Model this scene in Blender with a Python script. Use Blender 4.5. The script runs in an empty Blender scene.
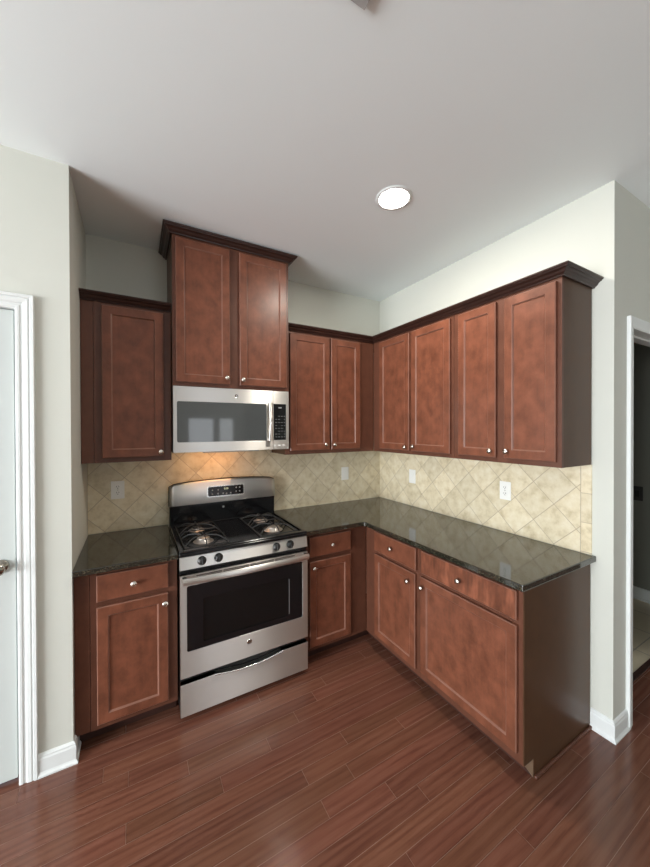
import bpy, bmesh, math, random
from mathutils import Vector, Matrix
random.seed(7)
PI = math.pi
sc = bpy.context.scene
COL = sc.collection

# ------------------------------------------------------------ key measures
H = 2.828          # ceiling
XL = -2.349        # niche side wall
YL = -0.645        # front of left wall stub
RE = -1.888        # end of right wall
TX0, TX1 = -1.885, -1.123   # range / microwave / tall cabinet
RX, RYF = 2.4, -8.5         # far right wall, wall behind the camera
LX = -7.2                   # far left wall

# ------------------------------------------------------------ camera
cam_d = bpy.data.cameras.new('camera')
cam = bpy.data.objects.new('camera', cam_d); COL.objects.link(cam); sc.camera = cam
cam_d.sensor_fit = 'HORIZONTAL'; cam_d.sensor_width = 36
cam_d.lens = 340.76 * 36 / 650
cam_d.shift_x = (325 - 331.47) / 650
cam_d.shift_y = (430.7 - 433.5) / 650
cam_d.clip_start = 0.02
yaw, pitch, roll = 0.5256, -0.0069, -0.003
r = Vector((math.cos(yaw), -math.sin(yaw), 0))
fw = Vector((math.sin(yaw)*math.cos(pitch), math.cos(yaw)*math.cos(pitch), math.sin(pitch)))
u = r.cross(fw)
r2 = r*math.cos(roll) + u*math.sin(roll); u2 = -r*math.sin(roll) + u*math.cos(roll)
M = Matrix.Identity(4)
for i in range(3):
    M[i][0] = r2[i]; M[i][1] = u2[i]; M[i][2] = -fw[i]
M.translation = Vector((-2.0911, -2.6588, 1.5869))
cam.matrix_world = M

# ------------------------------------------------------------ world, lights, exposure
w = bpy.data.worlds.new('world'); sc.world = w; w.use_nodes = True
w.node_tree.nodes['Background'].inputs[0].default_value = (0.75, 0.85, 1.0, 1)
w.node_tree.nodes['Background'].inputs[1].default_value = 0.6

def area(name, loc, rot, sx, sy, watts, col, spread=PI):
    d = bpy.data.lights.new(name, 'AREA'); d.shape = 'RECTANGLE'; d.size = sx; d.size_y = sy
    d.energy = watts; d.color = col; d.spread = spread
    o = bpy.data.objects.new(name, d); COL.objects.link(o)
    o.location = loc; o.rotation_euler = rot
    return o
# daylight entering the windows of the left wall and the glazed door behind the camera
WINL = (-4.5, -1.3, 0.3, 2.35)      # y0,y1,z0,z1 of the left window opening
WINF = (-0.80, 0.56, 0.05, 1.98)        # x0,x1,z0,z1 of glazed door in the front wall
area('daylight_left', (LX-0.05, (WINL[0]+WINL[1])/2, (WINL[2]+WINL[3])/2), (0, -PI/2, 0), WINL[3]-WINL[2], WINL[1]-WINL[0], 315, (0.93, 0.97, 1.0))
area('daylight_front', ((WINF[0]+WINF[1])/2, RYF-0.05, (WINF[2]+WINF[3])/2), (PI/2, 0, 0), WINF[1]-WINF[0], WINF[3]-WINF[2], 17, (0.93, 0.97, 1.0))

sc.view_settings.view_transform = 'Standard'
sc.view_settings.look = 'None'
sc.view_settings.gamma = 1
sc.view_settings.use_curve_mapping = False
sc.view_settings.exposure = 0.78
try:
    sc.cycles.use_denoising = True
    sc.cycles.max_bounces = 10
    sc.cycles.diffuse_bounces = 6
    sc.cycles.glossy_bounces = 5
    sc.cycles.sample_clamp_indirect = 8
except Exception:
    pass

# ------------------------------------------------------------ materials
class NT:
    def __init__(s, name):
        s.m = bpy.data.materials.new(name); s.m.use_nodes = True
        s.t = s.m.node_tree; s.b = s.t.nodes['Principled BSDF']; s.out = s.t.nodes['Material Output']
    def n(s, typ, **kw):
        nd = s.t.nodes.new(typ)
        for k, v in kw.items():
            if k.startswith('i_'): nd.inputs[k[2:].replace('_', ' ')].default_value = v
            else: setattr(nd, k, v)
        return nd
    def l(s, a, b): s.t.links.new(a, b)
    def math(s, op, a, b=None, c=None):
        nd = s.t.nodes.new('ShaderNodeMath'); nd.operation = op
        for i, v in enumerate((a, b, c)):
            if v is None: continue
            if isinstance(v, (int, float)): nd.inputs[i].default_value = v
            else: s.l(v, nd.inputs[i])
        return nd.outputs[0]
    def mix(s, f, a, b, blend='MIX'):
        nd = s.t.nodes.new('ShaderNodeMix'); nd.data_type = 'RGBA'; nd.blend_type = blend
        for i, v in ((0, f), (6, a), (7, b)):
            if isinstance(v, (int, float)): nd.inputs[i].default_value = v
            elif isinstance(v, tuple): nd.inputs[i].default_value = (*v, 1) if len(v) == 3 else v
            else: s.l(v, nd.inputs[i])
        return nd.outputs[2]
    def coords(s, scale=(1, 1, 1), kind='Object'):
        tc = s.n('ShaderNodeTexCoord'); mp = s.n('ShaderNodeMapping'); mp.inputs['Scale'].default_value = scale
        s.l(tc.outputs[kind], mp.inputs[0]); return mp.outputs[0]
    def noise(s, vec, scale, detail=3, rough=.5):
        nd = s.n('ShaderNodeTexNoise'); nd.inputs['Scale'].default_value = scale
        nd.inputs['Detail'].default_value = detail; nd.inputs['Roughness'].default_value = rough
        s.l(vec, nd.inputs['Vector']); return nd.outputs['Fac']
    def ramp(s, f, stops):
        nd = s.n('ShaderNodeValToRGB'); e = nd.color_ramp.elements
        while len(e) < len(stops): e.new(.5)
        for k, (p, c) in enumerate(stops):
            e[k].position = p; e[k].color = (*c, 1) if len(c) == 3 else c
        s.l(f, nd.inputs[0]); return nd.outputs[0]
    def base(s, v):
        if isinstance(v, tuple): s.b.inputs['Base Color'].default_value = (*v, 1)
        else: s.l(v, s.b.inputs['Base Color'])
    def rough(s, v):
        if isinstance(v, (int, float)): s.b.inputs['Roughness'].default_value = v
        else: s.l(v, s.b.inputs['Roughness'])
    def metal(s, v): s.b.inputs['Metallic'].default_value = v
    def bump(s, h, strength=.2, dist=.002):
        nd = s.n('ShaderNodeBump'); nd.inputs['Strength'].default_value = strength; nd.inputs['Distance'].default_value = dist
        s.l(h, nd.inputs['Height']); s.l(nd.outputs[0], s.b.inputs['Normal'])

def plain(name, col, rough=.5, metal=0, amt=.06, sc_=6.0):
    t = NT(name); v = t.coords()
    f = t.noise(v, sc_, 3)
    t.base(t.mix(f, tuple(c*(1-amt) for c in col), tuple(min(1, c*(1+amt)) for c in col)))
    t.rough(rough); t.metal(metal); return t

def mk_wood(name, col, lo=.72, hi=1.30, rough=.38, figure=0):
    t = NT(name); v = t.coords((1, 1, .8))
    f1 = t.noise(v, 13, 5, .62)
    v2 = t.coords((60, 60, 3)); f2 = t.noise(v2, 1.0, 3, .6)
    f = t.math('ADD', t.math('MULTIPLY', f1, .86), t.math('MULTIPLY', f2, .14))
    if figure:
        f3 = t.noise(t.coords((34, 34, 9)), 1.0, 2, .5)
        f = t.math('ADD', t.math('MULTIPLY', f, 1-figure), t.math('MULTIPLY', f3, figure))
    c = t.ramp(f, [(.34, tuple(x*lo for x in col)), (.5, col), (.66, tuple(x*hi for x in col))])
    t.base(c); t.rough(t.math('ADD', t.math('MULTIPLY', f1, .15), rough-.07))
    t.b.inputs['Specular IOR Level'].default_value = .3
    t.b.inputs['Coat Weight'].default_value = .1; t.b.inputs['Coat Roughness'].default_value = .25
    return t.m
CH = (0.158, 0.054, 0.029)
m_wood = mk_wood('cherry_stained_wood', CH)
m_figured = mk_wood('cherry_figured_drawer', CH, .6, 1.75, .36, .6)
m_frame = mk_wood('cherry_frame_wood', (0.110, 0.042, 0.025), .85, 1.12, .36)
m_edge = mk_wood('cherry_worn_bevel_highlight', (0.21, 0.098, 0.068), .9, 1.1, .35)  # paler bevels: edge highlights painted into the colour, along with some wear
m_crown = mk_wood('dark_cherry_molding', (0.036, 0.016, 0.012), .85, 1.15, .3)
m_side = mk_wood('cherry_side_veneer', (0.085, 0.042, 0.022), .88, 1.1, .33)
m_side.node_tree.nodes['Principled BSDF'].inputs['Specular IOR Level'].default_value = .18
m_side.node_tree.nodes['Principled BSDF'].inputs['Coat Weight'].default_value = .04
m_raw = plain('bare_chipped_wood', (0.30, 0.20, 0.13), .7).m
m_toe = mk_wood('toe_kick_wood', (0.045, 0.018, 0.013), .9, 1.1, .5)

t = plain('wall_paint', (0.615, 0.625, 0.565), .6, 0, .015, 2.0)
t.bump(t.noise(t.coords(), 220, 2), .06, .001); m_wall = t.m
t = plain('ceiling_paint', (0.865, 0.925, 0.93), .75, 0, .02, 1.2)
t.bump(t.noise(t.coords(), 160, 2), .05, .001); m_ceil = t.m
m_trim = plain('white_trim_paint', (0.73, 0.755, 0.745), .35, 0, .01).m
m_door = plain('white_door_paint', (0.57, 0.605, 0.585), .4, 0, .01).m
m_white = plain('white_plastic', (0.84, 0.84, 0.80), .35, 0, .01).m
m_slot = plain('dark_slot', (0.03, 0.03, 0.03), .5).m
m_black = plain('black_enamel', (0.006, 0.006, 0.007), .12, 0).m
m_blackp = plain('black_plastic', (0.012, 0.012, 0.012), .35, 0).m
m_iron = plain('cast_iron_grate', (0.02, 0.02, 0.02), .42, 0).m
m_alu = plain('burner_aluminium', (0.62, 0.58, 0.54), .35, .85).m
m_nickel = plain('satin_nickel', (0.72, 0.68, 0.62), .22, 1.0).m
m_knobm = plain('aged_nickel', (0.36, 0.33, 0.28), .22, 1.0).m
m_chrome = plain('bright_steel_trim', (0.8, 0.79, 0.77), .15, 1.0).m
m_dark = plain('dark_interior', (0.035, 0.032, 0.03), .5).m
m_rack = plain('oven_rack_wire', (0.45, 0.43, 0.40), .3, .9).m
m_grey = plain('grey_vent_paint', (0.42, 0.41, 0.40), .5).m
m_ink = plain('pale_key_print', (0.32, 0.33, 0.33), .5).m
m_mark = plain('white_button_print', (0.85, 0.85, 0.82), .4).m

def mk_steel(name, axis):
    t = NT(name)
    s = (2, 2, 900) if axis == 'x' else (900, 900, 2)     # grain direction
    f = t.noise(t.coords(s), 1.0, 2)
    t.base(t.mix(f, (0.775, 0.755, 0.72), (0.80, 0.78, 0.745))); t.metal(1.0)
    t.rough(t.math('ADD', t.math('MULTIPLY', f, .03), .35))
    t.b.inputs['Anisotropic'].default_value = .96
    tv = t.n('ShaderNodeCombineXYZ'); tv.inputs[2].default_value = 1.0; t.l(tv.outputs[0], t.b.inputs['Tangent'])
    return t.m
m_steel = mk_steel('brushed_stainless', 'x')

def mk_glass(name, tint, alpha, rough=.03):
    t = NT(name)
    tr = t.n('ShaderNodeBsdfTransparent'); tr.inputs[0].default_value = (*tint, 1)
    mx = t.n('ShaderNodeMixShader'); mx.inputs[0].default_value = alpha
    t.base((0.008, 0.008, 0.008)); t.rough(rough)
    t.l(tr.outputs[0], mx.inputs[1]); t.l(t.b.outputs[0], mx.inputs[2]); t.l(mx.outputs[0], t.out.inputs[0])
    return t.m
m_ovglass = mk_glass('tinted_oven_glass', (0.5, 0.45, 0.4), .75)
t = plain('microwave_screen_glass', (0.075, 0.08, 0.08), .045, 0, .02); t.b.inputs['IOR'].default_value = 1.5; m_mwglass = t.m
m_clear = mk_glass('clear_pane', (0.95, 0.97, 0.97), .08)

def emis(name, col, st):
    t = NT(name); t.base((.8, .8, .8)); t.b.inputs['Emission Color'].default_value = (*col, 1)
    t.b.inputs['Emission Strength'].default_value = st; return t.m
m_lens = emis('lit_lamp_lens', (1.0, 0.95, 0.86), 14)
m_hood = emis('lit_hood_lens', (1.0, 0.62, 0.30), 6)
m_digit = emis('green_clock_digits', (0.35, 0.45, 0.10), .35)

def mk_granite():
    t = NT('dark_granite'); v = t.coords()
    vo = t.n('ShaderNodeTexVoronoi'); vo.inputs['Scale'].default_value = 260; t.l(v, vo.inputs['Vector'])
    rnd = t.n('ShaderNodeSeparateColor'); t.l(vo.outputs['Color'], rnd.inputs[0])
    c1 = t.ramp(rnd.outputs[0], [(.0, (.006, .006, .005)), (.55, (.018, .018, .013)), (.8, (.045, .042, .028)), (.95, (.11, .095, .06))])
    f = t.noise(v, 45, 4)
    c2 = t.mix(t.ramp(f, [(.4, (0, 0, 0)), (.65, (1, 1, 1))]), c1, (.016, .015, .010))
    t.base(c2); t.rough(.07); t.b.inputs['IOR'].default_value = 1.75
    return t.m
m_granite = mk_granite()

def mk_tile(name, axis, x0, z0, p, pz, border=None):
    """travertine laid on the diagonal; x0,z0 one crossing, p half diagonal"""
    t = NT(name)
    tc = t.n('ShaderNodeTexCoord'); sp = t.n('ShaderNodeSeparateXYZ'); t.l(tc.outputs['Object'], sp.inputs[0])
    X = sp.outputs[axis]; Z = sp.outputs[2]
    U = t.math('DIVIDE', t.math('SUBTRACT', X, x0), p); V = t.math('DIVIDE', t.math('SUBTRACT', Z, z0), pz)
    A = t.math('MULTIPLY', t.math('ADD', U, V), .5); B = t.math('MULTIPLY', t.math('SUBTRACT', U, V), .5)
    if border:
        bx, bz0, bp = border
        isb = t.math('LESS_THAN', X, bx)
        zz = t.math('DIVIDE', t.math('SUBTRACT', Z, bz0), bp)
        B = t.math('ADD', t.math('MULTIPLY', isb, t.math('ADD', zz, 40)), t.math('MULTIPLY', t.math('SUBTRACT', 1, isb), B))
        A = t.math('ADD', t.math('MULTIPLY', isb, .5), t.math('MULTIPLY', t.math('SUBTRACT', 1, isb), A))
    def edge(a):
        fr = t.math('FRACT', a); return t.math('MINIMUM', fr, t.math('SUBTRACT', 1, fr))
    d = t.math('MINIMUM', edge(A), edge(B))
    if border:
        d2 = t.math('MULTIPLY', t.math('ABSOLUTE', t.math('SUBTRACT', X, bx)), 6.2)
        d = t.math('MINIMUM', d, d2)
    g = t.n('ShaderNodeMapRange'); g.inputs[1].default_value = .006; g.inputs[2].default_value = .014
    t.l(d, g.inputs[0]); g = g.outputs[0]
    cb = t.n('ShaderNodeCombineXYZ'); t.l(t.math('FLOOR', A), cb.inputs[0]); t.l(t.math('FLOOR', B), cb.inputs[1])
    wn = t.n('ShaderNodeTexWhiteNoise'); t.l(cb.outputs[0], wn.inputs['Vector'])
    # shift the mottling from tile to tile
    va = t.n('ShaderNodeVectorMath'); va.operation = 'MULTIPLY_ADD'; t.l(wn.outputs['Color'], va.inputs[0]); va.inputs[1].default_value = (3, 3, 3); t.l(tc.outputs['Object'], va.inputs[2])
    f = t.noise(va.outputs[0], 17, 5, .62)
    c = t.ramp(f, [(.28, (.53, .44, .28)), (.48, (.69, .60, .42)), (.72, (.78, .71, .55))])
    hsv = t.n('ShaderNodeHueSaturation'); t.l(c, hsv.inputs['Color'])
    t.l(t.math('ADD', t.math('MULTIPLY', wn.outputs['Value'], .16), .92), hsv.inputs['Value'])
    t.base(t.mix(g, (.44, .36, .25), hsv.outputs[0]))
    t.rough(.42); t.bump(t.math('ADD', g, t.math('MULTIPLY', f, .25)), .45, .0025)
    return t.m
m_tileB = mk_tile('travertine_diagonal_back', 0, -0.582, 1.034, .1118, .1145)
m_tileR = mk_tile('travertine_diagonal_right', 1, -1.494, 1.263, .1150, .1145, border=(-1.745, 1.079, .157))

def mk_floor():
    t = NT('red_brown_plank_floor')
    at = t.n('ShaderNodeVertexColor'); at.layer_name = 'plank'
    sp = t.n('ShaderNodeSeparateColor'); t.l(at.outputs['Color'], sp.inputs[0])
    tc = t.n('ShaderNodeTexCoord')
    off = t.n('ShaderNodeCombineXYZ'); t.l(t.math('MULTIPLY', sp.outputs[1], 37), off.inputs[0]); t.l(t.math('MULTIPLY', sp.outputs[1], 91), off.inputs[1])
    ad = t.n('ShaderNodeVectorMath'); t.l(tc.outputs['Object'], ad.inputs[0]); t.l(off.outputs[0], ad.inputs[1])
    mp = t.n('ShaderNodeMapping'); mp.inputs['Scale'].default_value = (2.2, 16, 1); t.l(ad.outputs[0], mp.inputs[0])
    wv = t.n('ShaderNodeTexWave'); wv.wave_type = 'RINGS'; wv.rings_direction = 'Z'; wv.inputs['Scale'].default_value = .55
    wv.inputs['Distortion'].default_value = 9; wv.inputs['Detail'].default_value = 3; wv.inputs['Detail Scale'].default_value = .9
    t.l(mp.outputs[0], wv.inputs['Vector'])
    mp2 = t.n('ShaderNodeMapping'); mp2.inputs['Scale'].default_value = (4, 90, 1); t.l(ad.outputs[0], mp2.inputs[0])
    f2 = t.noise(mp2.outputs[0], 1.0, 4, .6)
    f = t.math('ADD', t.math('MULTIPLY', wv.outputs['Fac'], .22), t.math('MULTIPLY', f2, .78))
    g = t.ramp(f, [(.3, (.112, .042, .026)), (.5, (.155, .063, .038)), (.7, (.178, .077, .050))])
    hsv = t.n('ShaderNodeHueSaturation'); t.l(g, hsv.inputs['Color'])
    t.l(t.math('ADD', t.math('MULTIPLY', sp.outputs[0], .30), .86), hsv.inputs['Value'])
    t.l(t.math('ADD', t.math('MULTIPLY', sp.outputs[2], .008), .495), hsv.inputs['Hue'])
    t.base(hsv.outputs[0]); t.rough(t.math('ADD', t.math('MULTIPLY', f2, .10), .14))
    t.b.inputs['Specular IOR Level'].default_value = .5
    t.bump(f, .12, .001)
    return t.m
m_floor = mk_floor()
m_seam = plain('worn_plank_edge', (.29, .175, .13), .5).m
t = NT('beige_floor_tile'); v = t.coords()
br = t.n('ShaderNodeTexBrick'); br.offset = 0; br.inputs['Scale'].default_value = 1; br.inputs['Brick Width'].default_value = .33; br.inputs['Row Height'].default_value = .33
br.inputs['Mortar Size'].default_value = .004; br.inputs['Color1'].default_value = (.78, .68, .50, 1); br.inputs['Color2'].default_value = (.82, .72, .54, 1); br.inputs['Mortar'].default_value = (.5, .43, .33, 1)
t.l(v, br.inputs['Vector']); t.base(br.outputs[0]); t.rough(.4); m_ftile = t.m
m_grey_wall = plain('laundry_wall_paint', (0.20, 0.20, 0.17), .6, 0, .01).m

# ------------------------------------------------------------ mesh helpers
class MB:
    """collects shapes in wall coordinates and links them as one mesh object"""
    def __init__(s): s.v = []; s.f = []; s.mi = []; s.sm = []
    def add(s, vs, fs, mi=0, smooth=False):
        b = len(s.v); s.v += [tuple(v) for v in vs]
        for f in fs:
            s.f.append([b+i for i in f]); s.mi.append(mi); s.sm.append(smooth)
        return s
    def box(s, x0, x1, y0, y1, z0, z1, mi=0):
        x0, x1 = min(x0, x1), max(x0, x1); y0, y1 = min(y0, y1), max(y0, y1); z0, z1 = min(z0, z1), max(z0, z1)
        vs = [(x0,y0,z0),(x1,y0,z0),(x1,y1,z0),(x0,y1,z0),(x0,y0,z1),(x1,y0,z1),(x1,y1,z1),(x0,y1,z1)]
        return s.add(vs, [(0,3,2,1),(4,5,6,7),(0,1,5,4),(1,2,6,5),(2,3,7,6),(3,0,4,7)], mi)
    def lathe(s, c, axis, prof, n=20, mi=0, smooth=True):
        """prof: list of (distance along axis, radius)"""
        a = Vector(axis).normalized(); p = a.orthogonal().normalized(); q = a.cross(p); c = Vector(c)
        vs = []; fs = []
        for d, rr in prof:
            for k in range(n):
                an = 2*PI*k/n; vs.append(c + a*d + (p*math.cos(an)+q*math.sin(an))*rr)
        for i in range(len(prof)-1):
            for k in range(n):
                k2 = (k+1) % n; fs.append((i*n+k, i*n+k2, (i+1)*n+k2, (i+1)*n+k))
        s.add(vs, fs, mi, smooth)
        if prof[0][1] > 1e-6: s.add([vs[k] for k in range(n)], [tuple(reversed(range(n)))], mi)
        if prof[-1][1] > 1e-6: s.add([vs[(len(prof)-1)*n+k] for k in range(n)], [tuple(range(n))], mi)
        return s
    def tube(s, pts, rad, n=8, mi=0, ry=None):
        pts = [Vector(p) for p in pts]; vs = []; fs = []
        up = Vector((0, 0, 1))
        for i, p in enumerate(pts):
            d = (pts[min(i+1, len(pts)-1)] - pts[max(i-1, 0)]).normalized()
            a = d.cross(up)
            if a.length < 1e-3: a = d.cross(Vector((1, 0, 0)))
            a.normalize(); b = a.cross(d).normalized()
            for k in range(n):
                an = 2*PI*k/n; vs.append(p + a*math.cos(an)*rad + b*math.sin(an)*(ry or rad))
        for i in range(len(pts)-1):
            for k in range(n):
                k2 = (k+1) % n; fs.append((i*n+k, i*n+k2, (i+1)*n+k2, (i+1)*n+k))
        s.add(vs, fs, mi, True)
        s.add([vs[k] for k in range(n)], [tuple(reversed(range(n)))], mi)
        m = (len(pts)-1)*n; s.add([vs[m+k] for k in range(n)], [tuple(range(n))], mi)
        return s
    def prism(s, poly, y0, y1, mi=0):
        """poly in x,z extruded along y"""
        n = len(poly); vs = [(x, y0, z) for x, z in poly] + [(x, y1, z) for x, z in poly]
        return s.add(vs, [tuple(range(n)), tuple(reversed(range(n, 2*n)))] + [(i, (i+1) % n, n+(i+1) % n, n+i) for i in range(n)], mi)
    def extrude(s, poly3, vec, mi=0):
        n = len(poly3); vec = Vector(vec); vs = [Vector(p) for p in poly3]; vs += [v+vec for v in vs]
        return s.add(vs, [tuple(range(n)), tuple(reversed(range(n, 2*n)))] + [(i, (i+1) % n, n+(i+1) % n, n+i) for i in range(n)], mi)
    def build(s, name, mats, parent=None, off=(0, 0, 0), bevel=0, seg=2):
        me = bpy.data.meshes.new(name)
        me.from_pydata([(v[0]-off[0], v[1]-off[1], v[2]-off[2]) for v in s.v], [], s.f)
        if not isinstance(mats, (list, tuple)): mats = [mats]
        for m in mats: me.materials.append(m)
        for p, mi, sm in zip(me.polygons, s.mi, s.sm): p.material_index = mi; p.use_smooth = sm
        bm = bmesh.new(); bm.from_mesh(me); bmesh.ops.recalc_face_normals(bm, faces=bm.faces); bm.to_mesh(me); bm.free()
        o = bpy.data.objects.new(name, me); COL.objects.link(o)
        if parent is not None: o.parent = parent
        if bevel:
            b = o.modifiers.new('bevel', 'BEVEL'); b.width = bevel; b.segments = seg; b.limit_method = 'ANGLE'; b.angle_limit = math.radians(40)
        return o

def tag(o, label, cat, group=None):
    o['label'] = label; o['category'] = cat
    if group: o['group'] = group
    return o
def struct(o, label=None):
    o['kind'] = 'structure'
    if label: o['label'] = label
    return o

class Thing:
    """Empty at the thing's base; parts are written in wall coordinates.
    wall 'B': x along the back wall, y out of it (negative);  wall 'R': lx = -world y, ly = world x"""
    def __init__(s, name, label, cat, org, wall='B', group=None):
        s.org = org; s.wall = wall
        e = bpy.data.objects.new(name, None); COL.objects.link(e); e.empty_display_size = .1
        if wall == 'B': e.location = org
        else: e.location = (org[1], -org[0], org[2]); e.rotation_euler = (0, 0, -PI/2)
        s.e = e; tag(e, label, cat, group)
    def part(s, mb, name, mats, parent=None, **kw):
        return mb.build(name, mats, parent or s.e, s.org, **kw)

def text_obj(body, name, size, mat, parent, loc, ext=.0006, rot=(PI/2, 0, 0), bold=False, shear=0):
    cu = bpy.data.curves.new(name, 'FONT'); cu.body = body; cu.size = size; cu.extrude = ext
    cu.align_x = 'CENTER'; cu.align_y = 'CENTER'; cu.shear = shear
    o = bpy.data.objects.new(name, cu); COL.objects.link(o); cu.materials.append(mat)
    bpy.context.view_layer.update()
    me = bpy.data.meshes.new_from_object(o); bpy.data.objects.remove(o)
    o = bpy.data.objects.new(name, me); COL.objects.link(o)
    o.parent = parent; o.location = loc; o.rotation_euler = rot
    return o

# ------------------------------------------------------------ floor
BASEY, PW = -0.987, 0.0795
known = {0: [-1.328+.0, -1.514], 2: [-1.17], 3: [-1.426, -.862], 6: [-1.126], 1: [-1.76], -4: [-1.464], 7: [-1.012], -3: [-2.222],
         -2: [-2.122], -1: [-1.88, -1.328], 4: [-2.009]}
known[0] = [-1.514]
known[1] = [-1.76, -2.128]
mb = MB(); cols = []
kmin, kmax = -13, int((BASEY - RYF)/PW)+1
for k in range(kmin, kmax):
    y1 = BASEY - PW*k; y0 = y1 - PW
    if y1 > 0: y1 = 0.0
    if y1 <= y0: continue
    ks = sorted(known.get(k, []))
    if not ks: ks = [-2.4 + ((k*0.61803) % 1.0)*.9]
    cuts = list(ks)
    x = cuts[0]
    while x > LX:
        x -= random.uniform(.75, 1.25) if not known.get(k) or x < -2.4 else random.uniform(.95, 1.25)
        cuts.append(max(x, LX))
    x = max(ks)
    while x < RX:
        x += random.uniform(.65, 1.25); cuts.append(min(x, RX))
    cuts = sorted(set(cuts)); g = .0010
    for a, b in zip(cuts, cuts[1:]):
        if b - a < .01: continue
        mb.add([(a+g, y0+g, 0), (b-g, y0+g, 0), (b-g, y1-g, 0), (a+g, y1-g, 0)], [(0, 1, 2, 3)])
        cols.append((random.random(), random.random(), random.random(), 1))
# passage strip through the doorway
npl = len(mb.f)
mb.box(LX-.1, RX+.1, RYF-.1, 0.05, -.06, -.0012, 1)
fl = mb.build('floor', [m_floor, m_seam]); struct(fl, 'red brown plank floor')
ca = fl.data.color_attributes.new('plank', 'FLOAT_COLOR', 'CORNER')
for p in fl.data.polygons:
    c = cols[p.index] if p.index < npl else (.5, .5, .5, 1)
    for li in p.loop_indices: ca.data[li].color = c

# ------------------------------------------------------------ walls and ceiling
struct(MB().box(LX-.15, RX+.15, RYF-.15, 0.15, H, H+.1).build('ceiling', m_ceil))
struct(MB().box(XL-.12, 2.1, 0, .12, 0, H).build('wall_back', m_wall))
struct(MB().box(0, .115, RE, 0, 0, H).build('wall_right', m_wall))
DX0, DX1, DZ = .207, 1.02, 2.112      # right doorway opening
mb = MB().box(.115, DX0-.012, RE, RE+.115, 0, H).box(DX0-.012, DX1+.012, RE, RE+.115, DZ+.012, H).box(DX1+.012, RX, RE, RE+.115, 0, H)
struct(mb.build('wall_passage', m_wall))
# stub on the left: side of the niche and the wall holding the white door
LDX0, LDX1, LDZ = -3.362, -2.543, 2.121
mb = MB().box(XL-.115, XL, YL, 0, 0, H)
mb.box(LDX1+.008, XL-.115, YL, YL+.115, 0, H).box(LDX0-.008, LDX1+.008, YL, YL+.115, LDZ+.008, H).box(LX, LDX0-.008, YL, YL+.115, 0, H)
struct(mb.build('wall_left_front', m_wall))
y0, y1, z0, z1 = WINL
mb = MB().box(LX-.12, LX, RYF, y0, 0, H).box(LX-.12, LX, y1, YL+.115, 0, H).box(LX-.12, LX, y0, y1, 0, z0).box(LX-.12, LX, y0, y1, z1, H)
struct(mb.build('wall_left', m_wall))
x0, x1, z0f, z1f = WINF
mb = MB().box(LX, x0, RYF-.12, RYF, 0, H).box(x1, .85, RYF-.12, RYF, 0, H).box(0.85, 2.3, RYF-.12, RYF, 2.4, H).box(2.3, RX, RYF-.12, RYF, 0, H)
mb.box(.73, .85, RYF-3, RYF-.12, 0, H).box(2.3, 2.42, RYF-3, RYF-.12, 0, H).box(.73, 2.42, RYF-3.1, RYF-3, 0, H).box(.73, 2.42, RYF-3, RYF-.12, H, H+.1).box(.73, 2.42, RYF-3, RYF-.1, -.06, -.001).box(x0, x1, RYF-.12, RYF, 0, z0f).box(x0, x1, RYF-.12, RYF, z1f, H)  # unseen opening and dark hall box, added to darken reflections in the steel
struct(mb.build('wall_front', m_wall))
struct(MB().box(RX, RX+.12, RYF, 0.12, 0, H).build('wall_far_right', m_wall))
# window frames (off camera)
mb = MB(); x = LX
for a in (y0, (y0+y1)/2-.03, y1-.06): mb.box(x-.04, x+.01, a, a+.06, z0, z1)
for a in (z0, (z0+z1)/2-.02, z1-.06): mb.box(x-.035, x+.005, y0, y1, a, a+.05)
struct(mb.build('window_1', m_trim))
mb = MB()
for a in (x0, (x0+x1)/2+.05, x1-.06): mb.box(a, a+(.18 if a > x0 and a < x1-.1 else .06), RYF-.04, RYF+.01, z0f, z1f)
for a in (z0f, z1f-.1): mb.box(x0, x1, RYF-.035, RYF+.005, a, a+.1)
struct(mb.build('window_2', m_trim))
# room seen through the right doorway
struct(MB().box(.115, 1.92, -1.76, 0, -.0008, .006).build('floor_laundry', m_ftile))
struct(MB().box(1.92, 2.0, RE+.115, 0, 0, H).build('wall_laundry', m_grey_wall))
struct(MB().box(1.905, 1.92, RE+.115, 0, .006, .115).box(1.898, 1.92, RE+.115, 0, .006, .025).build('baseboard_laundry', m_trim))
struct(MB().box(.19, 1.04, -1.772, -1.745, 0, .012).build('trim_threshold', m_toe))

# ------------------------------------------------------------ trim
def ring_profile_box(mb, x0, x1, z0, z1, yb, steps):
    pass
def casing(name, xa, xb, zt, face, wdt, prof, sides=(True, True)):
    """door casing: mitred profile swept up, over and down. prof: (distance from opening, projection)"""
    mb = MB(); path = [(xa, 0), (xa, zt), (xb, zt), (xb, 0)]
    rows = []
    for d, h in prof:
        rows.append([(xa-d, face-h, 0.0), (xa-d, face-h, zt+d), (xb+d, face-h, zt+d), (xb+d, face-h, 0.0)])
    n = len(prof); vs = [p for r_ in rows for p in r_]; fs = []
    for i in range(n):
        j = (i+1) % n
        for k in range(3): fs.append((i*4+k, i*4+k+1, j*4+k+1, j*4+k))
    fs += [tuple(i*4 for i in range(n)), tuple(i*4+3 for i in reversed(range(n)))]
    return struct(mb.add(vs, fs).build(name, m_trim))
CP = [(.0, 0), (.0, .009), (.006, .012), (.014, .012), (.018, .009), (.024, .009), (.030, .014), (.044, .016), (.050, .013), (.053, .018), (.064, .019), (.066, .016), (.066, 0)]
casing('trim_1', LDX0, LDX1, LDZ, YL, .066, CP)
CP2 = [(.0, 0), (.0, .009), (.008, .012), (.020, .013), (.036, .016), (.046, .018), (.056, .018), (.058, .016), (.058, 0)]
casing('trim_2', DX0, DX1, DZ, RE, .058, CP2)
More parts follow.
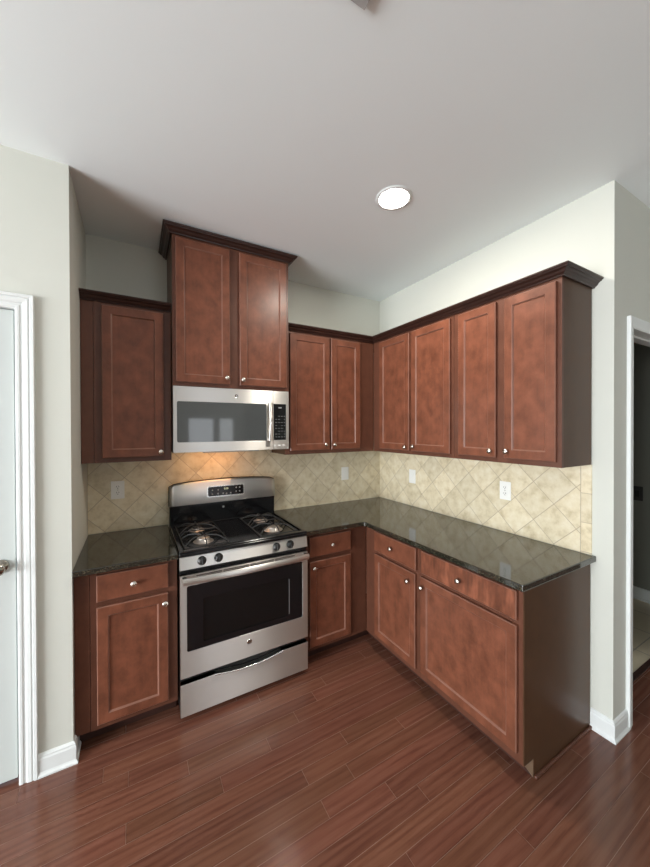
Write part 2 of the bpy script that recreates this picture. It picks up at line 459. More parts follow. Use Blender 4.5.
# jambs
def jamb(name, xa, xb, zt, ya, yb):
    return struct(MB().box(xa-.012, xa, ya, yb, 0, zt).box(xb, xb+.012, ya, yb, 0, zt).box(xa-.012, xb+.012, ya, yb, zt, zt+.012)
                  .box(xa, xa+.01, ya+.05, ya+.08, 0, zt).box(xb-.01, xb, ya+.05, ya+.08, 0, zt).box(xa, xb, ya+.05, ya+.08, zt-.01, zt).build(name, m_trim))
jamb('trim_3', DX0, DX1, DZ, RE, RE+.115)
struct(MB().box(LDX0-.008, LDX0, YL, YL+.115, 0, LDZ).box(LDX1, LDX1+.008, YL, YL+.115, 0, LDZ).box(LDX0-.008, LDX1+.008, YL, YL+.115, LDZ, LDZ+.008).build('trim_4', m_trim))
BBP = [(0, 0), (.019, 0), (.019, .008), (.014, .016), (.012, .022), (.012, .078), (.009, .086), (.009, .092), (.005, .099), (0, .103)]
def baseboard(name, path, outs):
    """path of floor points on the wall faces, outs the outward normal of every leg; mitred"""
    mb = MB(); n = len(path); m = len(BBP); vs = []
    for i, p in enumerate(path):
        if i == 0: d = Vector(outs[0])
        elif i == n-1: d = Vector(outs[-1])
        else: d = Vector(outs[i-1]) + Vector(outs[i])
        for o, z in BBP: vs.append((p[0]+d.x*o, p[1]+d.y*o, z))
    fs = []
    for i in range(n-1):
        for k in range(m):
            k2 = (k+1) % m; fs.append((i*m+k, i*m+k2, (i+1)*m+k2, (i+1)*m+k))
    fs += [tuple(range(m)), tuple(reversed(range((n-1)*m, n*m)))]
    return struct(mb.add(vs, fs).build(name, m_trim))
baseboard('baseboard_right', [(0, -1.792), (0, RE), (DX0-.058, RE)], [(-1, 0), (0, -1)])
baseboard('baseboard_left', [(LDX1+.066, YL), (XL, YL), (XL, -.612+.07)], [(0, -1), (1, 0)])
baseboard('baseboard_left_far', [(LX, YL), (LDX0-.066, YL)], [(0, -1)])
baseboard('baseboard_right_far', [(DX1+.058, RE), (RX, RE)], [(0, -1)])

# ------------------------------------------------------------ left door
mb = MB(); yf = YL+.012
dx0, dx1, dz0, dz1 = LDX0+.004, LDX1-.009, .022, LDZ-.004
mb.box(dx0, dx1, yf+.012, yf+.038, dz0, dz1)
st = .115
def rail(a, b, c, d): mb.box(a, b, yf, yf+.012, c, d)
rail(dx0, dx0+st, dz0, dz1); rail(dx1-st, dx1, dz0, dz1)
mid = (dx0+dx1)/2
for c, d in ((dz0, dz0+.22), (.86, 1.02), (1.62, 1.74), (dz1-.12, dz1)): rail(dx0+st, dx1-st, c, d)
for c, d in ((dz0+.22, .86), (1.02, 1.62), (1.74, dz1-.12)):
    rail(mid-.05, mid+.05, c, d)
    for a, b in ((dx0+st, mid-.05), (mid+.05, dx1-st)):
        mb.box(a+.03, b-.03, yf+.005, yf+.012, c+.03, d-.03)
door1 = struct(mb.build('door_1', m_door, bevel=.002)); door1['label'] = 'white panelled door with a nickel knob'
kb = MB().lathe((-2.602, yf, .983), (0, -1, 0), [(0, .030), (.006, .030), (.010, .026), (.013, .012), (.030, .011), (.034, .018), (.042, .026), (.052, .028), (.060, .024), (.066, .012), (.067, .0005)], 28)
kb.build('door_knob', m_knobm, door1)

# ------------------------------------------------------------ backsplash
tb = MB().box(XL+.001, -.0005, -.008, -.0005, .9145, 1.3905).box(TX0+.001, TX1-.001, -.008, -.0005, .80, .9145).box(TX0+.001, TX1-.001, -.008, -.0005, 1.3905, 1.47).build('tile_backsplash', m_tileB)
tag(tb, 'beige travertine diagonal tile backsplash on the back wall behind the stove', 'backsplash')
tr = MB().box(-.008, -.0005, -1.795, -.0085, .9145, 1.391).build('tile_backsplash', m_tileR)
tag(tr, 'beige travertine tile backsplash with a straight border strip at its end, on the right wall', 'backsplash')

# ------------------------------------------------------------ cabinets
def knob_mesh(x, y, z):
    return MB().lathe((x, y, z), (0, -1, 0), [(0, .006), (.010, .0055), (.014, .009), (.018, .0145), (.023, .0150), (.027, .012), (.029, .006), (.0295, .0004)], 18)
def door_mesh(x0, x1, z0, z1, yb, th=.019, sw=.046, flat=False):
    """recessed-panel door; yb = plane of its back, front towards -y; mats: wood, bevel with painted highlight and some wear"""
    yf = yb-th; mb = MB()
    L = [(0, yb), (0, yf+.004), (.004, yf)]
    if flat: L += [(.012, yf), (.0121, yf)]
    else: L += [(sw, yf), (sw+.003, yf+.0015), (sw+.007, yf+.008), (sw+.0095, yf+.0085)]
    vs = []
    for o, y in L: vs += [(x0+o, y, z0+o), (x1-o, y, z0+o), (x1-o, y, z1-o), (x0+o, y, z1-o)]
    for i in range(len(L)-1):
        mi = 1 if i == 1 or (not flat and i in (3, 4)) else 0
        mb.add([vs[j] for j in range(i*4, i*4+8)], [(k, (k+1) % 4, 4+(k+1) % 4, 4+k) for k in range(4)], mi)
    e = len(vs)-4
    mb.add(vs[e:e+4], [(0, 1, 2, 3)]); mb.add(vs[0:4], [(3, 2, 1, 0)])
    bm = mb
    return bm
def merge(o):
    bm = bmesh.new(); bm.from_mesh(o.data); bmesh.ops.remove_doubles(bm, verts=bm.verts, dist=.00005)
    bmesh.ops.recalc_face_normals(bm, faces=bm.faces); bm.to_mesh(o.data); bm.free(); return o
def add_front(T, kind, x0, x1, z0, z1, yb, knob=None):
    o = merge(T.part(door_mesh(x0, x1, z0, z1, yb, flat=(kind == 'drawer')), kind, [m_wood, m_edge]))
    if knob: T.part(knob_mesh(knob[0], yb-.0185, knob[1]), 'knob', m_nickel, o)
    return o
def face_frame(T, x0, x1, z0, z1, yf, openings, th=.019):
    """frame boards around the openings (x0,x1,z0,z1 each)"""
    mb = MB(); xs = sorted({x0, x1, *[a for o in openings for a in o[:2]]}); zs = sorted({z0, z1, *[a for o in openings for a in o[2:]]})
    for xa, xb in zip(xs, xs[1:]):
        za = None
        for a, b in zip(zs, zs[1:]):
            hole = any(o[0] <= xa and xb <= o[1] and o[2] <= a and b <= o[3] for o in openings)
            if not hole and za is None: za = a
            if hole and za is not None: mb.box(xa, xb, yf, yf+th, za, a); za = None
        if za is not None: mb.box(xa, xb, yf, yf+th, za, zs[-1])
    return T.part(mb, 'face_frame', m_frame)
CPF = [(0, 0), (.010, 0), (.012, .006), (.016, .008), (.022, .013), (.027, .022), (.035, .028), (.040, .029), (.042, .034), (.047, .036), (.0486, .040), (.0486, .0447), (0, .0447)]
def crown_mesh(path, outs, zb, sx=1.0):
    mb = MB(); n = len(path); m = len(CPF); vs = []
    for i, p in enumerate(path):
        d = Vector(outs[0]) if i == 0 else Vector(outs[-1]) if i == n-1 else Vector(outs[i-1])+Vector(outs[i])
        for o, z in CPF: vs.append((p[0]+d.x*o*sx, p[1]+d.y*o*sx, zb+z))
    fs = []
    for i in range(n-1):
        for k in range(m):
            k2 = (k+1) % m; fs.append((i*m+k, i*m+k2, (i+1)*m+k2, (i+1)*m+k))
    fs += [tuple(range(m)), tuple(reversed(range((n-1)*m, n*m)))]
    return mb.add(vs, fs)

UB, UT = 1.3916, 2.3142
UF = -.3056
def upper(name, label, wall, x0, x1, doors, zb=UB, zt=UT, yf=UF, fill=None, shared=(), end=None):
    T = Thing(name, label, 'cabinet', ((x0+x1)/2, 0, zb), wall)
    cx0, cx1 = x0, x1
    if fill:
        T.part(MB().box(fill[0], fill[1]-.001, yf+.002, yf+.020, zb, zt), 'filler_strip', m_frame, bevel=.001)
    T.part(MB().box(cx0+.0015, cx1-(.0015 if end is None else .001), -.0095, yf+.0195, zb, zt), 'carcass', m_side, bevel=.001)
    face_frame(T, cx0+.0008, cx1-.0008, zb, zt, yf, [(a+.012, b-.012, zb+.04, zt-.03) for a, b, k in doors])
    for a, b, k in doors:
        add_front(T, 'door', a, b, doors_z[0] if zb == UB else zb+.022, doors_z[1] if zb == UB else zt-.018, yf-.001, k)
    return T
doors_z = (1.419, 2.297)
T = upper('wall_cabinet', 'single-door cherry wall cabinet hanging left of the microwave, against the niche side wall', 'B', -2.287, TX0-.002,
      [(-2.248, -1.929, (-1.948, 1.447))], fill=(XL+.002, -2.287))
T.part(crown_mesh([(XL+.002, UF), (TX0-.002, UF)], [(0, -1)], UT), 'crown_molding', m_crown)
T.part(MB().box(XL+.002, TX0-.003, -.010, UF+.001, UT+.0005, UT+.012), 'top_panel', m_side)
# tall cabinet over the microwave
TD = -.3775
T = upper('wall_cabinet', 'tall two-door cherry wall cabinet directly above the microwave, highest of all', 'B', TX0, TX1,
      [(-1.867, -1.543, (-1.565, 1.915)), (-1.479, -1.146, (-1.460, 1.911))], zb=1.8528, zt=2.7728, yf=TD)
T.part(crown_mesh([(TX0, -.001), (TX0, TD), (TX1, TD), (TX1, -.001)], [(-1, 0), (0, -1), (1, 0)], 2.7728, 1.06), 'crown_molding', m_crown)
# back wall, right of microwave
T = upper('wall_cabinet', 'two-door cherry wall cabinet on the back wall between the microwave and the corner', 'B', TX1+.002, -.43,
      [(-1.088, -.752, (-.795, 1.462)), (-.736, -.458, (-.715, 1.460))])
T.part(MB().box(-.4295, UF+.001, UF+.002, UF+.020, UB, UT), 'filler_strip', m_frame, bevel=.001)
# right wall
T = upper('wall_cabinet', 'two-door cherry wall cabinet on the right wall nearest the room corner', 'R', .3070, 1.157,
      [(.405, .757, (.728, 1.445)), (.781, 1.135, (.812, 1.453))])
T = upper('wall_cabinet', 'two-door cherry wall cabinet at the open end of the right wall, above the double outlet', 'R', 1.1575, 1.7955,
      [(1.200, 1.458, (1.432, 1.456)), (1.508, 1.775, (1.530, 1.459))])
T = Thing('crown_molding', 'dark cherry crown molding running around the corner atop the right-hand wall cabinets', 'molding', (-.3, -.3, UT), 'B')
T.part(crown_mesh([(TX1+.002, UF), (UF, UF), (UF, -1.7955), (-.001, -1.7955)], [(0, -1), (-1, 0), (0, -1)], UT+.0003), 'molding', m_crown)
T.part(MB().box(TX1+.003, -.002, -.010, UF+.001, UT+.0005, UT+.010).box(-.002, UF+.001, -1.794, UF+.001, UT+.0005, UT+.010), 'top_panel', m_side)

# base cabinets
BF = -.61; TZ = .088; CT = .8835
def base(name, label, wall, x0, x1, fronts, fill=None, toe=True, frame=None):
    T = Thing(name, label, 'cabinet', ((x0+x1)/2, 0, 0), wall)
    if fill: T.part(MB().box(fill[0], fill[1]-.001, BF+.002, BF+.020, TZ, CT), 'filler_strip', m_frame, bevel=.001)
    T.part(MB().box(x0+.001, x1-.001, -.010, BF+.0195, TZ, CT), 'carcass', m_side)
    fx0, fx1 = frame or (x0+.0008, x1-.0008)
    face_frame(T, fx0, fx1, TZ, CT, BF, [(a+.012, b-.012, c+.012, d-.012) for kind, a, b, c, d, k in fronts])
    for kind, a, b, c, d, k in fronts: add_front(T, kind, a, b, c, d, BF-.001, k)
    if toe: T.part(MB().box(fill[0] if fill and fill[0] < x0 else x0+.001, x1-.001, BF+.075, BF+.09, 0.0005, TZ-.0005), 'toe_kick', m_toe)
    return T
base('base_cabinet', 'cherry base cabinet with one drawer and one door left of the stove', 'B', -2.284, TX0-.004,
     [('drawer', -2.256, -1.934, .730, .862, (-2.096, .795)), ('door', -2.256, -1.936, .118, .703, (-1.952, .655))], fill=(XL+.002, -2.284))
T = base('base_cabinet', 'cherry base cabinet with one drawer and one door between the stove and the corner', 'B', TX1+.004, -.70,
     [('drawer', -1.083, -.756, .722, .858, (-.915, .788)), ('door', -1.083, -.757, .118, .692, (-1.056, .652))])
T.part(MB().box(-.6995, BF+.001, BF+.002, BF+.020, TZ, CT), 'filler_strip', m_frame, bevel=.001)
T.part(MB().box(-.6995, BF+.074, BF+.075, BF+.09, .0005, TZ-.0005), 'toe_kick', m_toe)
T = base('base_cabinet', 'narrow cherry base cabinet on the right run, beside the inner corner', 'R', .705, 1.160,
     [('drawer', .733, 1.141, .727, .862, (.925, .795)), ('door', .733, 1.135, .128, .704, (1.085, .645))])
T.part(MB().box(.6105, .7045, BF+.002, BF+.020, TZ, CT), 'filler_strip', m_frame, bevel=.001)
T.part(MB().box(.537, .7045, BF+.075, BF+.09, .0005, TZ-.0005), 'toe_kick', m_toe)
T = base('base_cabinet', 'wide cherry base cabinet with a scuffed drawer, at the open end', 'R', 1.1605, 1.786,
     [('drawer', 1.186, 1.766, .730, .862, (1.463, .792)), ('door', 1.178, 1.766, .135, .707, (1.200, .650))])
for ch in T.e.children:
    if ch.name.startswith('drawer'): ch.data.materials[0] = m_figured
# finished end panel with toe notch, quarter round and the chipped patch in the notch
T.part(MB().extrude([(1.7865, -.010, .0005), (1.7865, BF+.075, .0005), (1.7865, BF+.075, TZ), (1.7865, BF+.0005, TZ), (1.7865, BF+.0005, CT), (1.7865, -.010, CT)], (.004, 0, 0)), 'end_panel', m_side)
T.part(MB().box(1.7907, 1.8045, BF+.074, -.012, .0005, .016), 'quarter_round', m_frame, bevel=.005)
pt = T.part(MB().extrude([(1.7862, BF+.010, TZ-.001), (1.7862, BF+.074, TZ-.001), (1.7862, BF+.074, .004)], (.003, 0, 0)), 'chipped_corner', m_raw)
pt['label'] = 'bare chipped wood wedge under the front corner'

# ------------------------------------------------------------ countertops
SD = -.6607
T1 = MB().box(XL+.001, TX0-.003, -.0085, SD, .884, .914).build('granite_countertop', m_granite, bevel=.004)
tag(T1, 'short dark speckled granite countertop piece left of the stove', 'countertop')
c = [(TX1+.003, -.0085), (TX1+.003, SD), (SD-.014, SD), (SD-.004, SD-.004), (SD, SD-.014), (SD, -1.8148), (-.0012, -1.8148), (-.0012, -1.7955), (-.0085, -1.7955), (-.0085, -.0085)]
T2 = MB().extrude([(x, y, .884) for x, y in c], (0, 0, .030)).build('granite_countertop', m_granite, bevel=.004)
tag(T2, 'L-shaped dark speckled granite countertop running around the corner right of the stove', 'countertop')

# ------------------------------------------------------------ wall plates
def plate(T, x, z, y=-.0082):
    w_, h_ = .076, .118
    return T.part(MB().box(x-w_/2, x+w_/2, y, y-.005, z-h_/2, z+h_/2), 'cover_plate', m_white, bevel=.002)
def outlet(label, wall, x, z):
    T = Thing('wall_outlet', label, 'outlet', (x, -.008, z-.06), wall)
    plate(T, x, z)
    for dz in (-.0195, .0195):
        o = T.part(MB().lathe((x, -.0133, z+dz), (0, -1, 0), [(0, .0165), (.002, .0165), (.0025, .015)], 20, smooth=False), 'receptacle', m_white)
        sl = MB()
        for dx in (-.0063, .0063): sl.box(x+dx-.0012, x+dx+.0012, -.0157, -.0163, z+dz-.001, z+dz+.0085)
        sl.lathe((x, -.0157, z+dz-.0075), (0, -1, 0), [(0, .0026), (.0006, .0026)], 10)
        T.part(sl, 'slots', m_slot, o)
    T.part(MB().lathe((x, -.0133, z), (0, -1, 0), [(0, .003), (.001, .0028)], 10), 'screw', m_nickel)
def rocker(label, wall, x, z):
    T = Thing('light_switch', label, 'switch', (x, -.008, z-.06), wall)
    plate(T, x, z)
    T.part(MB().extrude([(x-.016, -.0134, z-.033), (x-.016, -.0134, z+.033), (x-.016, -.0185, z+.033), (x-.016, -.0150, z)], (.032, 0, 0)), 'rocker', m_white)
    for dz in (-.048, .048): T.part(MB().lathe((x, -.0133, z+dz), (0, -1, 0), [(0, .003), (.001, .0028)], 10), 'screw', m_white)
outlet('white electrical outlet in the backsplash left of the stove', 'B', -2.185, 1.185)
rocker('white wall plate in the back wall tiles between the stove and the corner', 'B', -.412, 1.172)
rocker('blank-looking white wall plate in the right wall tiles, nearer the corner', 'R', .463, 1.170)
outlet('bright white electrical outlet in the right wall tiles, under the end wall cabinet', 'R', 1.315, 1.180)
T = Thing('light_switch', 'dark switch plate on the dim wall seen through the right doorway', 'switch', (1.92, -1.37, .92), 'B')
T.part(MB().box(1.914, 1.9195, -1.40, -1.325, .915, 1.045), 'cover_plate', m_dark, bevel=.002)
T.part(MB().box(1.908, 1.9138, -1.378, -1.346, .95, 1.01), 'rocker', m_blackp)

# ------------------------------------------------------------ gas range
RX0, RX1, RF = TX0+.0015, TX1-.0015, -.681
cx = (RX0+RX1)/2
T = Thing('gas_range', 'stainless steel and black freestanding gas stove between the base cabinets', 'stove', (cx, -.35, 0))
T.part(MB().box(RX0+.004, RX1-.004, -.03, -.640, .025, .895), 'body', m_blackp, bevel=.002)
for sx in (RX0+.05, RX1-.05):
    for sy in (-.10, -.58):
        T.part(MB().lathe((sx, sy, .0005), (0, 0, 1), [(0, .018), (.008, .018), (.010, .010), (.0245, .010)], 12), 'foot', m_blackp)
# storage drawer with scooped grip
def arc(x, a=-1.700, b=-1.304, dip=.022):
    if x <= a or x >= b: return 0
    s = (x-a)/(b-a); return -dip*math.sin(PI*s)
DX = [RX0+.001] + [-1.700 + (.396*i/24) for i in range(25)] + [RX1-.001]
def sheet(xs, ztop, zbot, yf, yb):
    mb = MB(); n = len(xs)
    vs = [(x, yf, zbot) for x in xs] + [(x, yf, ztop(x)) for x in xs] + [(x, yb, zbot) for x in xs] + [(x, yb, ztop(x)) for x in xs]
    fs = []
    for i in range(n-1):
        fs += [(i, i+1, n+i+1, n+i), (2*n+i, 3*n+i, 3*n+i+1, 2*n+i+1), (n+i, n+i+1, 3*n+i+1, 3*n+i), (i, 2*n+i, 2*n+i+1, i+1)]
    fs += [(0, n, 3*n, 2*n), (n-1, 2*n+n-1, 3*n+n-1, n+n-1)]
    return mb.add(vs, fs)
dr = T.part(sheet(DX, lambda x: .207+arc(x), .032, RF, -.645), 'storage_drawer', m_steel, bevel=.0015)
pts = [(-1.706+.408*i/24, RF-.004, .2085+arc(-1.706+.408*i/24, -1.706, -1.298)) for i in range(25)]
T.part(MB().tube(pts, .0045, 8), 'drawer_handle', m_chrome, dr)
# oven door: stainless frame, glass, badge, handle, vents
W0, W1, WZ0, WZ1 = -1.849, -1.162, .378, .735
mb = MB(); yb = -.646
dt, db = .795, .240
vs_o = [(RX0+.001, db), (RX1-.001, db), (RX1-.001, dt), (RX0+.001, dt)]
def rrect(x0, x1, z0, z1, r_, n=5):
    out = []
    for cxx, czz, a0 in ((x1-r_, z1-r_, 0), (x0+r_, z1-r_, 90), (x0+r_, z0+r_, 180), (x1-r_, z0+r_, 270)):
        for k in range(n+1):
            a = math.radians(a0+90*k/n); out.append((cxx+r_*math.cos(a), czz+r_*math.sin(a)))
    return out
def plate_with_hole(x0, x1, z0, z1, hole, yf, yb):
    """rectangular sheet with a rounded hole, walls included"""
    bm = bmesh.new()
    def loop(poly, y): return [bm.verts.new((x, y, z)) for x, z in poly]
    outer = [(x1, z1), (x0, z1), (x0, z0), (x1, z0)]
    n = len(hole)//4
    res = MB()
    V = []; F = []
    for y in (yf, yb):
        base_i = len(V)
        V += [(x, y, z) for x, z in outer] + [(x, y, z) for x, z in hole]
        for q in range(4):
            for k in range(n-1): F.append((base_i+q, base_i+4+q*n+k, base_i+4+q*n+k+1))
            q2 = (q+1) % 4
            F.append((base_i+q, base_i+4+q*n+n-1, base_i+4+q2*n, base_i+q2))
    m = 4+len(hole)
    for q in range(4): F.append((q, (q+1) % 4, m+(q+1) % 4, m+q))
    for k in range(len(hole)):
        k2 = (k+1) % len(hole); F.append((4+k, 4+k2, m+4+k2, m+4+k))
    bm.free()
    return res.add(V, F)
od = T.part(plate_with_hole(RX0+.001, RX1-.001, db, dt, rrect(W0, W1, WZ0, WZ1, .010), RF, yb), 'oven_door', m_steel, bevel=.0012)
IW = (-1.765, -1.256, .412, .650)
T.part(plate_with_hole(W0+.001, W1-.001, WZ0+.001, WZ1-.001, rrect(*IW, .006), RF+.003, RF+.009), 'window_border', m_black, od)
T.part(MB().box(IW[0]-.004, IW[1]+.004, RF+.0095, RF+.013, IW[2]-.004, IW[3]+.004), 'window_pane', m_ovglass, od)
T.part(MB().box(IW[1]+.002, IW[1]+.004, RF+.0022, RF+.0028, IW[2]+.01, IW[3]-.01), 'window_trim_line', m_grey, od)
# oven racks behind the pane
for rz in (.475, .56):
    rk = MB().tube([(IW[0]-.002, -.664, rz), (IW[1]+.002, -.664, rz)], .0025, 6)
    for k in range(18): rk.tube([(IW[0]+.01+k*.028, -.663, rz+.003), (IW[0]+.01+k*.028, -.655, rz+.003)], .0014, 5)
    T.part(rk, 'oven_rack', m_rack)
# round badge
bd = T.part(MB().lathe((-1.508, RF-.0002, .330), (0, -1, 0), [(0, .0155), (.002, .0155), (.003, .0135), (.0022, .0125), (.0022, .0001)], 28), 'badge', m_chrome, od)
T.part(MB().lathe((-1.508, RF-.0023, .330), (0, -1, 0), [(0, .0120), (.0008, .0120)], 28), 'badge_face', m_knobm, od)
text_obj('GE', 'badge_letters', .014, m_chrome, od, (-1.508-cx, RF-.0034+.35, .330), shear=.25)
# vent slots along the door top
vt = MB()
for a, b in ((-1.80, -1.665), (-1.655, -1.510), (-1.500, -1.355), (-1.345, -1.215)):
    vt.box(a, b, RF-.0006, RF+.0005, .7745, .7785).box(a, b, RF-.0006, RF+.0005, .7825, .7865)
T.part(vt, 'vent_slots', m_slot, od)
# handle: bowed flat bar on two posts
hp = []
for i in range(25):
    s = i/24; hp.append((RX0+.012+s*(RX1-RX0-.024), RF-.040-.018*math.sin(PI*s), .777))
hd = MB().tube(hp, .009, 14, ry=.019)
for hx in (RX0+.022, RX1-.022): hd.box(hx-.010, hx+.010, RF-.040, RF-.0005, .765, .789)
T.part(hd, 'oven_handle', m_steel, od)
# control panel, slightly raked, with four knobs
cp = [(0, RF+.002, .824), (0, -.650, .824), (0, -.655, .8895), (0, RF+.016, .8895)]
cpo = T.part(MB().extrude([(RX0+.0005, y, z) for _, y, z in cp], (RX1-RX0-.001, 0, 0)), 'control_panel', m_steel, bevel=.001)
T.part(MB().box(RX0+.004, RX1-.004, -.6465, -.668, .797, .8235), 'vent_recess', m_black)
for kx in (-1.770, -1.680, -1.334, -1.243):
    ax = Vector((0, -1, .2)).normalized(); c0 = Vector((kx, RF+.0085, .858))
    kb = MB().lathe(c0, ax, [(0, .024), (.004, .024), (.006, .0205), (.018, .0185), (.022, .016), (.0225, .0003)], 24)
    ko = T.part(kb, 'burner_knob', m_blackp, cpo)
    g = MB(); up = Vector((0, .2, 1)).normalized()
    c1 = c0 + ax*.020
    poly = [c1 - up*.020 + Vector((-.004, 0, 0)), c1 - up*.020 + Vector((.004, 0, 0)), c1 + up*.020 + Vector((.004, 0, 0)), c1 + up*.020 + Vector((-.004, 0, 0))]
    g.extrude(poly, ax*.010)
    T.part(g, 'knob_grip', m_blackp, cpo, bevel=.002)
# cooktop
ck = MB().box(RX0-.0, RX1+.0, -.085, -.674, .8955, .912)
ck.box(RX0, RX0+.022, -.085, -.674, .912, .924).box(RX1-.022, RX1, -.085, -.674, .912, .924)
ck.box(RX0+.022, RX1-.022, -.646, -.674, .912, .924).box(RX0+.022, RX1-.022, -.085, -.105, .912, .924)
T.part(ck, 'cooktop', m_black, bevel=.004, seg=3)
BURN = [(-1.733, -.505, .036), (-1.733, -.245, .029), (-1.290, -.500, .040), (-1.290, -.240, .030)]
for bx, by, br_ in BURN:
    b_ = T.part(MB().lathe((bx, by, .9125), (0, 0, 1), [(0, br_+.022), (.002, br_+.020), (.004, br_+.004), (.014, br_+.002), (.015, br_-.004)], 28), 'burner', m_alu)
    T.part(MB().lathe((bx, by, .9278), (0, 0, 1), [(0, br_-.004), (.003, br_), (.006, br_-.001), (.009, br_-.008), (.0095, .0004)], 28), 'burner_cap', m_alu if by < -.4 else m_iron, b_)
GZ = .953
for gx0, gx1, gc in ((-1.850, -1.606, -1.733), (-1.412, -1.168, -1.290)):
    g = MB(); rr = .0036; ya, ybk = -.622, -.128
    def arch(p, q, lift=.0, n=8, zq=GZ):
        out = []
        for i in range(n+1):
            s = i/n; z = .918 + (zq-.918)*math.sin(PI/2*min(1, s*1.6)) + 0
            out.append((p[0]+(q[0]-p[0])*s, p[1]+(q[1]-p[1])*s, z))
        return out
    # low outer frame with feet
    fr = [(gx0, ya), (gx1, ya), (gx1, ybk), (gx0, ybk), (gx0, ya)]
    for a, b in zip(fr, fr[1:]): g.tube([(a[0], a[1], .920), (b[0], b[1], .920)], rr, 8)
    ym = (ya+ybk)/2
    g.tube([(gx0, ym, .920), (gx0+.03, ym, GZ-.006), (gx1-.03, ym, GZ-.006), (gx1, ym, .920)], rr, 8)
    for by in (-.505, -.245):
        for ex, ey in ((gx0, by+.085), (gx1, by+.085), (gx0, by-.085), (gx1, by-.085), (gc, by+.115), (gc, by-.115)):
            dx, dy = gc-ex, by-ey; L = math.hypot(dx, dy); s = (L-.016)/L
            g.tube(arch((ex, ey), (ex+dx*s, ey+dy*s)), rr, 7)
    T.part(g, 'burner_grate', m_iron)
# backguard: black riser, arched stainless console
T.part(MB().box(RX0+.001, RX1-.001, -.0815, -.030, .8955, 1.060), 'riser', m_black, bevel=.003)
N = 24; xs = [RX0+.001+(RX1-RX0-.002)*i/N for i in range(N+1)]
def topz(x):
    s = (x-xs[0])/(xs[-1]-xs[0]); return 1.190 + .026*math.sin(PI*s)**.6 - (.006 if s in (0.0, 1.0) else 0)
cons = MB(); vs = []; rowsz = [(0, -.092), (.03, -.098), (.94, -.086), (1, -.080)]
for tt, yy in rowsz: vs += [(x, yy, 1.052+(topz(x)-1.052)*tt) for x in xs]
vs += [(x, -.034, topz(x)) for x in xs] + [(x, -.034, 1.052) for x in xs]
m_ = N+1; R_ = 6; fs = []
for i in range(R_):
    j = (i+1) % R_
    for k in range(N): fs.append((i*m_+k, i*m_+k+1, j*m_+k+1, j*m_+k))
fs += [tuple(i*m_ for i in range(R_)), tuple(i*m_+N for i in reversed(range(R_)))]
co = T.part(cons.add(vs, fs), 'console', m_steel)
for p in co.data.polygons: p.use_smooth = len(p.vertices) == 4 and abs(p.normal.y) > .3
# black edge cap around the console
cap = MB(); pts = [(xs[0]-.001, -.060, 1.05)] + [(x, -.060, topz(x)+.001) for x in xs] + [(xs[-1]+.001, -.060, 1.05)]
T.part(cap.tube(pts, .0045, 8, ry=.0045), 'console_edge', m_blackp)
D0, D1, DZ0, DZ1 = -1.632, -1.378, 1.098, 1.166
ds = T.part(MB().prism(rrect(D0-.006, D1+.006, DZ0-.005, DZ1+.005, .014), -.090, -.0985), 'display_bezel', m_chrome, co)
T.part(MB().prism(rrect(D0, D1, DZ0, DZ1, .010), -.0986, -.1002), 'display', m_black, co)
for bx, bz in ((.03, .016), (.03, .044), (.07, .016), (.105, .016), (.07, .044), (.16, .014), (.200, .050), (.226, .050), (.200, .022), (.226, .022), (.13, .012)):
    T.part(MB().lathe((D0+bx, -.1003, DZ0+bz), (0, -1, 0), [(0, .0055), (.001, .005)], 12), 'touch_key', m_ink, co)
text_obj('8:08', 'clock_digits', .018, m_digit, co, (-1.505-cx, -.1012+.35, 1.146))
# small emblem on the riser
T.part(MB().lathe((-1.522, -.0816, 1.012), (0, -1, 0), [(0, .008), (.001, .0075)], 16), 'emblem', m_ink)

# ------------------------------------------------------------ microwave
MZ0, MZ1, MD = 1.4296, 1.8515, -.380
T = Thing('microwave', 'stainless over-the-range microwave mounted above the stove', 'microwave', (cx, 0, MZ0))
MX0, MX1 = TX0+.0015, TX1-.0015; o_ = (cx, 0, MZ0)
T.part(MB().box(MX0+.003, MX1-.003, -.0095, MD+.030, MZ0+.008, MZ1-.001), 'body', m_blackp, bevel=.002)
SE_ = -1.2435
G0, G1, GZ0, GZ1 = -1.862, -1.290, 1.503, 1.757
d_ = T.part(plate_with_hole(MX0, SE_-.0006, MZ0+.010, MZ1-.001, rrect(G0, G1, GZ0, GZ1, .010), MD, MD+.028), 'door', m_steel, bevel=.0012)
T.part(MB().box(G0-.002, G1+.002, MD+.002, MD+.006, GZ0-.002, GZ1+.002), 'door_window', m_mwglass, d_)
T.part(MB().box(MX0+.02, SE_-.01, MD+.008, MD+.026, MZ0+.02, MZ1-.01), 'door_core', m_dark, d_)
hp = [(-1.2695, MD-.020-.020*math.sin(PI*i/20), 1.503+.262*i/20) for i in range(21)]
hm = MB().tube(hp, .0135, 14, ry=.007)
hm.box(-1.279, -1.260, MD-.022, MD-.0005, 1.503, 1.518).box(-1.279, -1.260, MD-.022, MD-.0005, 1.750, 1.765)
T.part(hm, 'door_handle', m_steel, d_)
p_ = T.part(MB().box(SE_+.0006, MX1, MD, MD+.028, MZ0+.010, MZ1-.001), 'control_panel', m_steel, bevel=.0012)
T.part(MB().box(-1.2395, -1.147, MD-.0015, MD-.0002, 1.506, 1.760), 'keypad', m_black, p_)
for row, z in enumerate((1.672, 1.650, 1.628, 1.606, 1.586, 1.566, 1.546, 1.526)):
    for col in range(4):
        if (row*3+col) % 5 == 0: continue
        x = -1.226+col*.0215; T.part(MB().box(x, x+.009, MD-.0021, MD-.0016, z, z+.0035), 'touch_key', m_ink, p_)
T.part(MB().box(-1.205, -1.18, MD-.0021, MD-.0016, 1.730, 1.738), 'clock_readout', m_ink, p_)
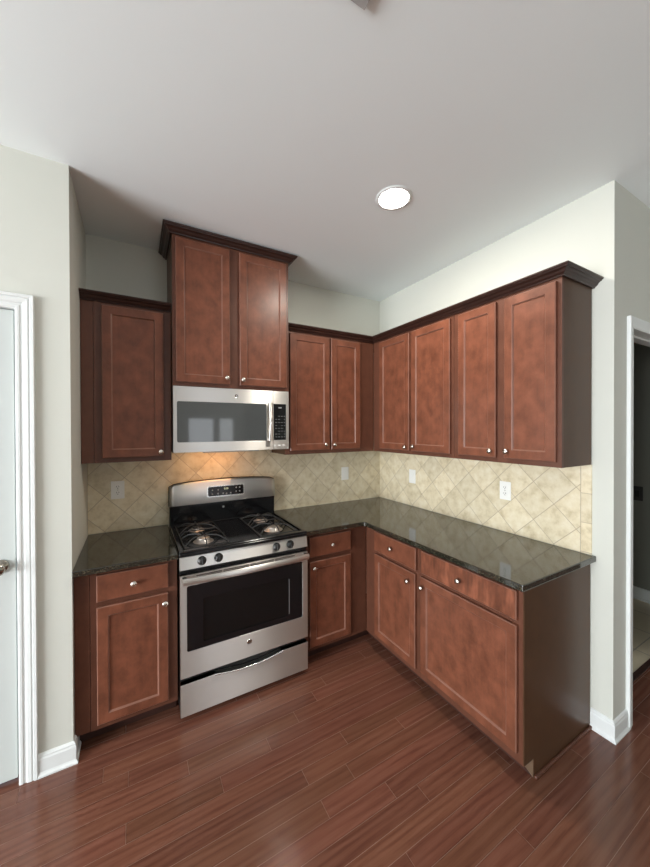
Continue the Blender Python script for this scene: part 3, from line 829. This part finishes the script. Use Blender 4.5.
for x in (-1.231, -1.199, -1.166):
    T.part(MB().lathe((x, MD-.0003, 1.467), (0, -1, 0), [(0, .0075), (.0015, .0072)], 16), 'button', m_mark, p_)
T.part(MB().lathe((-1.499, MD-.0003, 1.803), (0, -1, 0), [(0, .0135), (.0015, .0135), (.0025, .012), (.0016, .011), (.0016, .0001)], 24), 'badge', m_chrome, d_)
text_obj('GE', 'badge_letters', .015, m_slot, d_, (-1.499-cx, MD-.0024, 1.803-MZ0), shear=.25)
# underside: vents and lit lamp
T.part(MB().box(-1.70, -1.33, -.08, -.33, MZ0+.0005, MZ0+.0075), 'grease_filter', m_grey)
T.part(MB().box(-1.78, -1.71, -.115, -.165, MZ0+.0015, MZ0+.0076), 'lamp_lens', m_hood)
T.part(MB().box(-1.30, -1.22, -.12, -.18, MZ0+.0015, MZ0+.0076), 'vent_plate', m_blackp)
hl = bpy.data.lights.new('hood_lamp', 'AREA'); hl.shape = 'RECTANGLE'; hl.size = .30; hl.size_y = .06; hl.energy = .62; hl.color = (1.0, .50, .24)
ho = bpy.data.objects.new('hood_lamp', hl); COL.objects.link(ho); ho.parent = T.e; ho.location = (-1.56-cx, -.16, -.002); ho.rotation_euler = (math.radians(25), 0, 0)

# ------------------------------------------------------------ ceiling fixtures
lx, ly = -.870, -1.232
T = Thing('recessed_light', 'round lit recessed downlight in the ceiling', 'ceiling light', (lx, ly, H))
T.part(MB().lathe((lx, ly, H-.0005), (0, 0, -1), [(0, .098), (.003, .097), (.006, .088), (.006, .080), (.0015, .078), (.001, .078)], 40), 'trim_ring', m_trim)
T.part(MB().lathe((lx, ly, H-.0062), (0, 0, -1), [(0, .078), (.003, .074), (.004, .055), (.0045, .0004)], 40), 'lens', m_lens)
ll = bpy.data.lights.new('downlight', 'AREA'); ll.shape = 'DISK'; ll.size = .14; ll.energy = 9.5; ll.color = (1.0, .93, .82)
lo = bpy.data.objects.new('downlight', ll); COL.objects.link(lo); lo.parent = T.e; lo.location = (0, 0, -.012)
vx, vy = -1.497, -1.835
T = Thing('ceiling_vent', 'grey ceiling vent whose corner shows at the top edge of the picture', 'vent', (vx-.15, vy-.08, H))
fr = MB().box(vx-.30, vx, vy-.025, vy, H-.014, H-.0005).box(vx-.30, vx, vy-.16, vy-.135, H-.014, H-.0005).box(vx-.30, vx-.275, vy-.135, vy-.025, H-.014, H-.0005).box(vx-.025, vx, vy-.135, vy-.025, H-.014, H-.0005)
T.part(fr, 'frame', m_grey, bevel=.002)
sl = MB()
for k in range(7): sl.box(vx-.274, vx-.026, vy-.127+k*.0145, vy-.127+k*.0145+.008, H-.011, H-.003)
T.part(sl, 'louvers', m_grey)
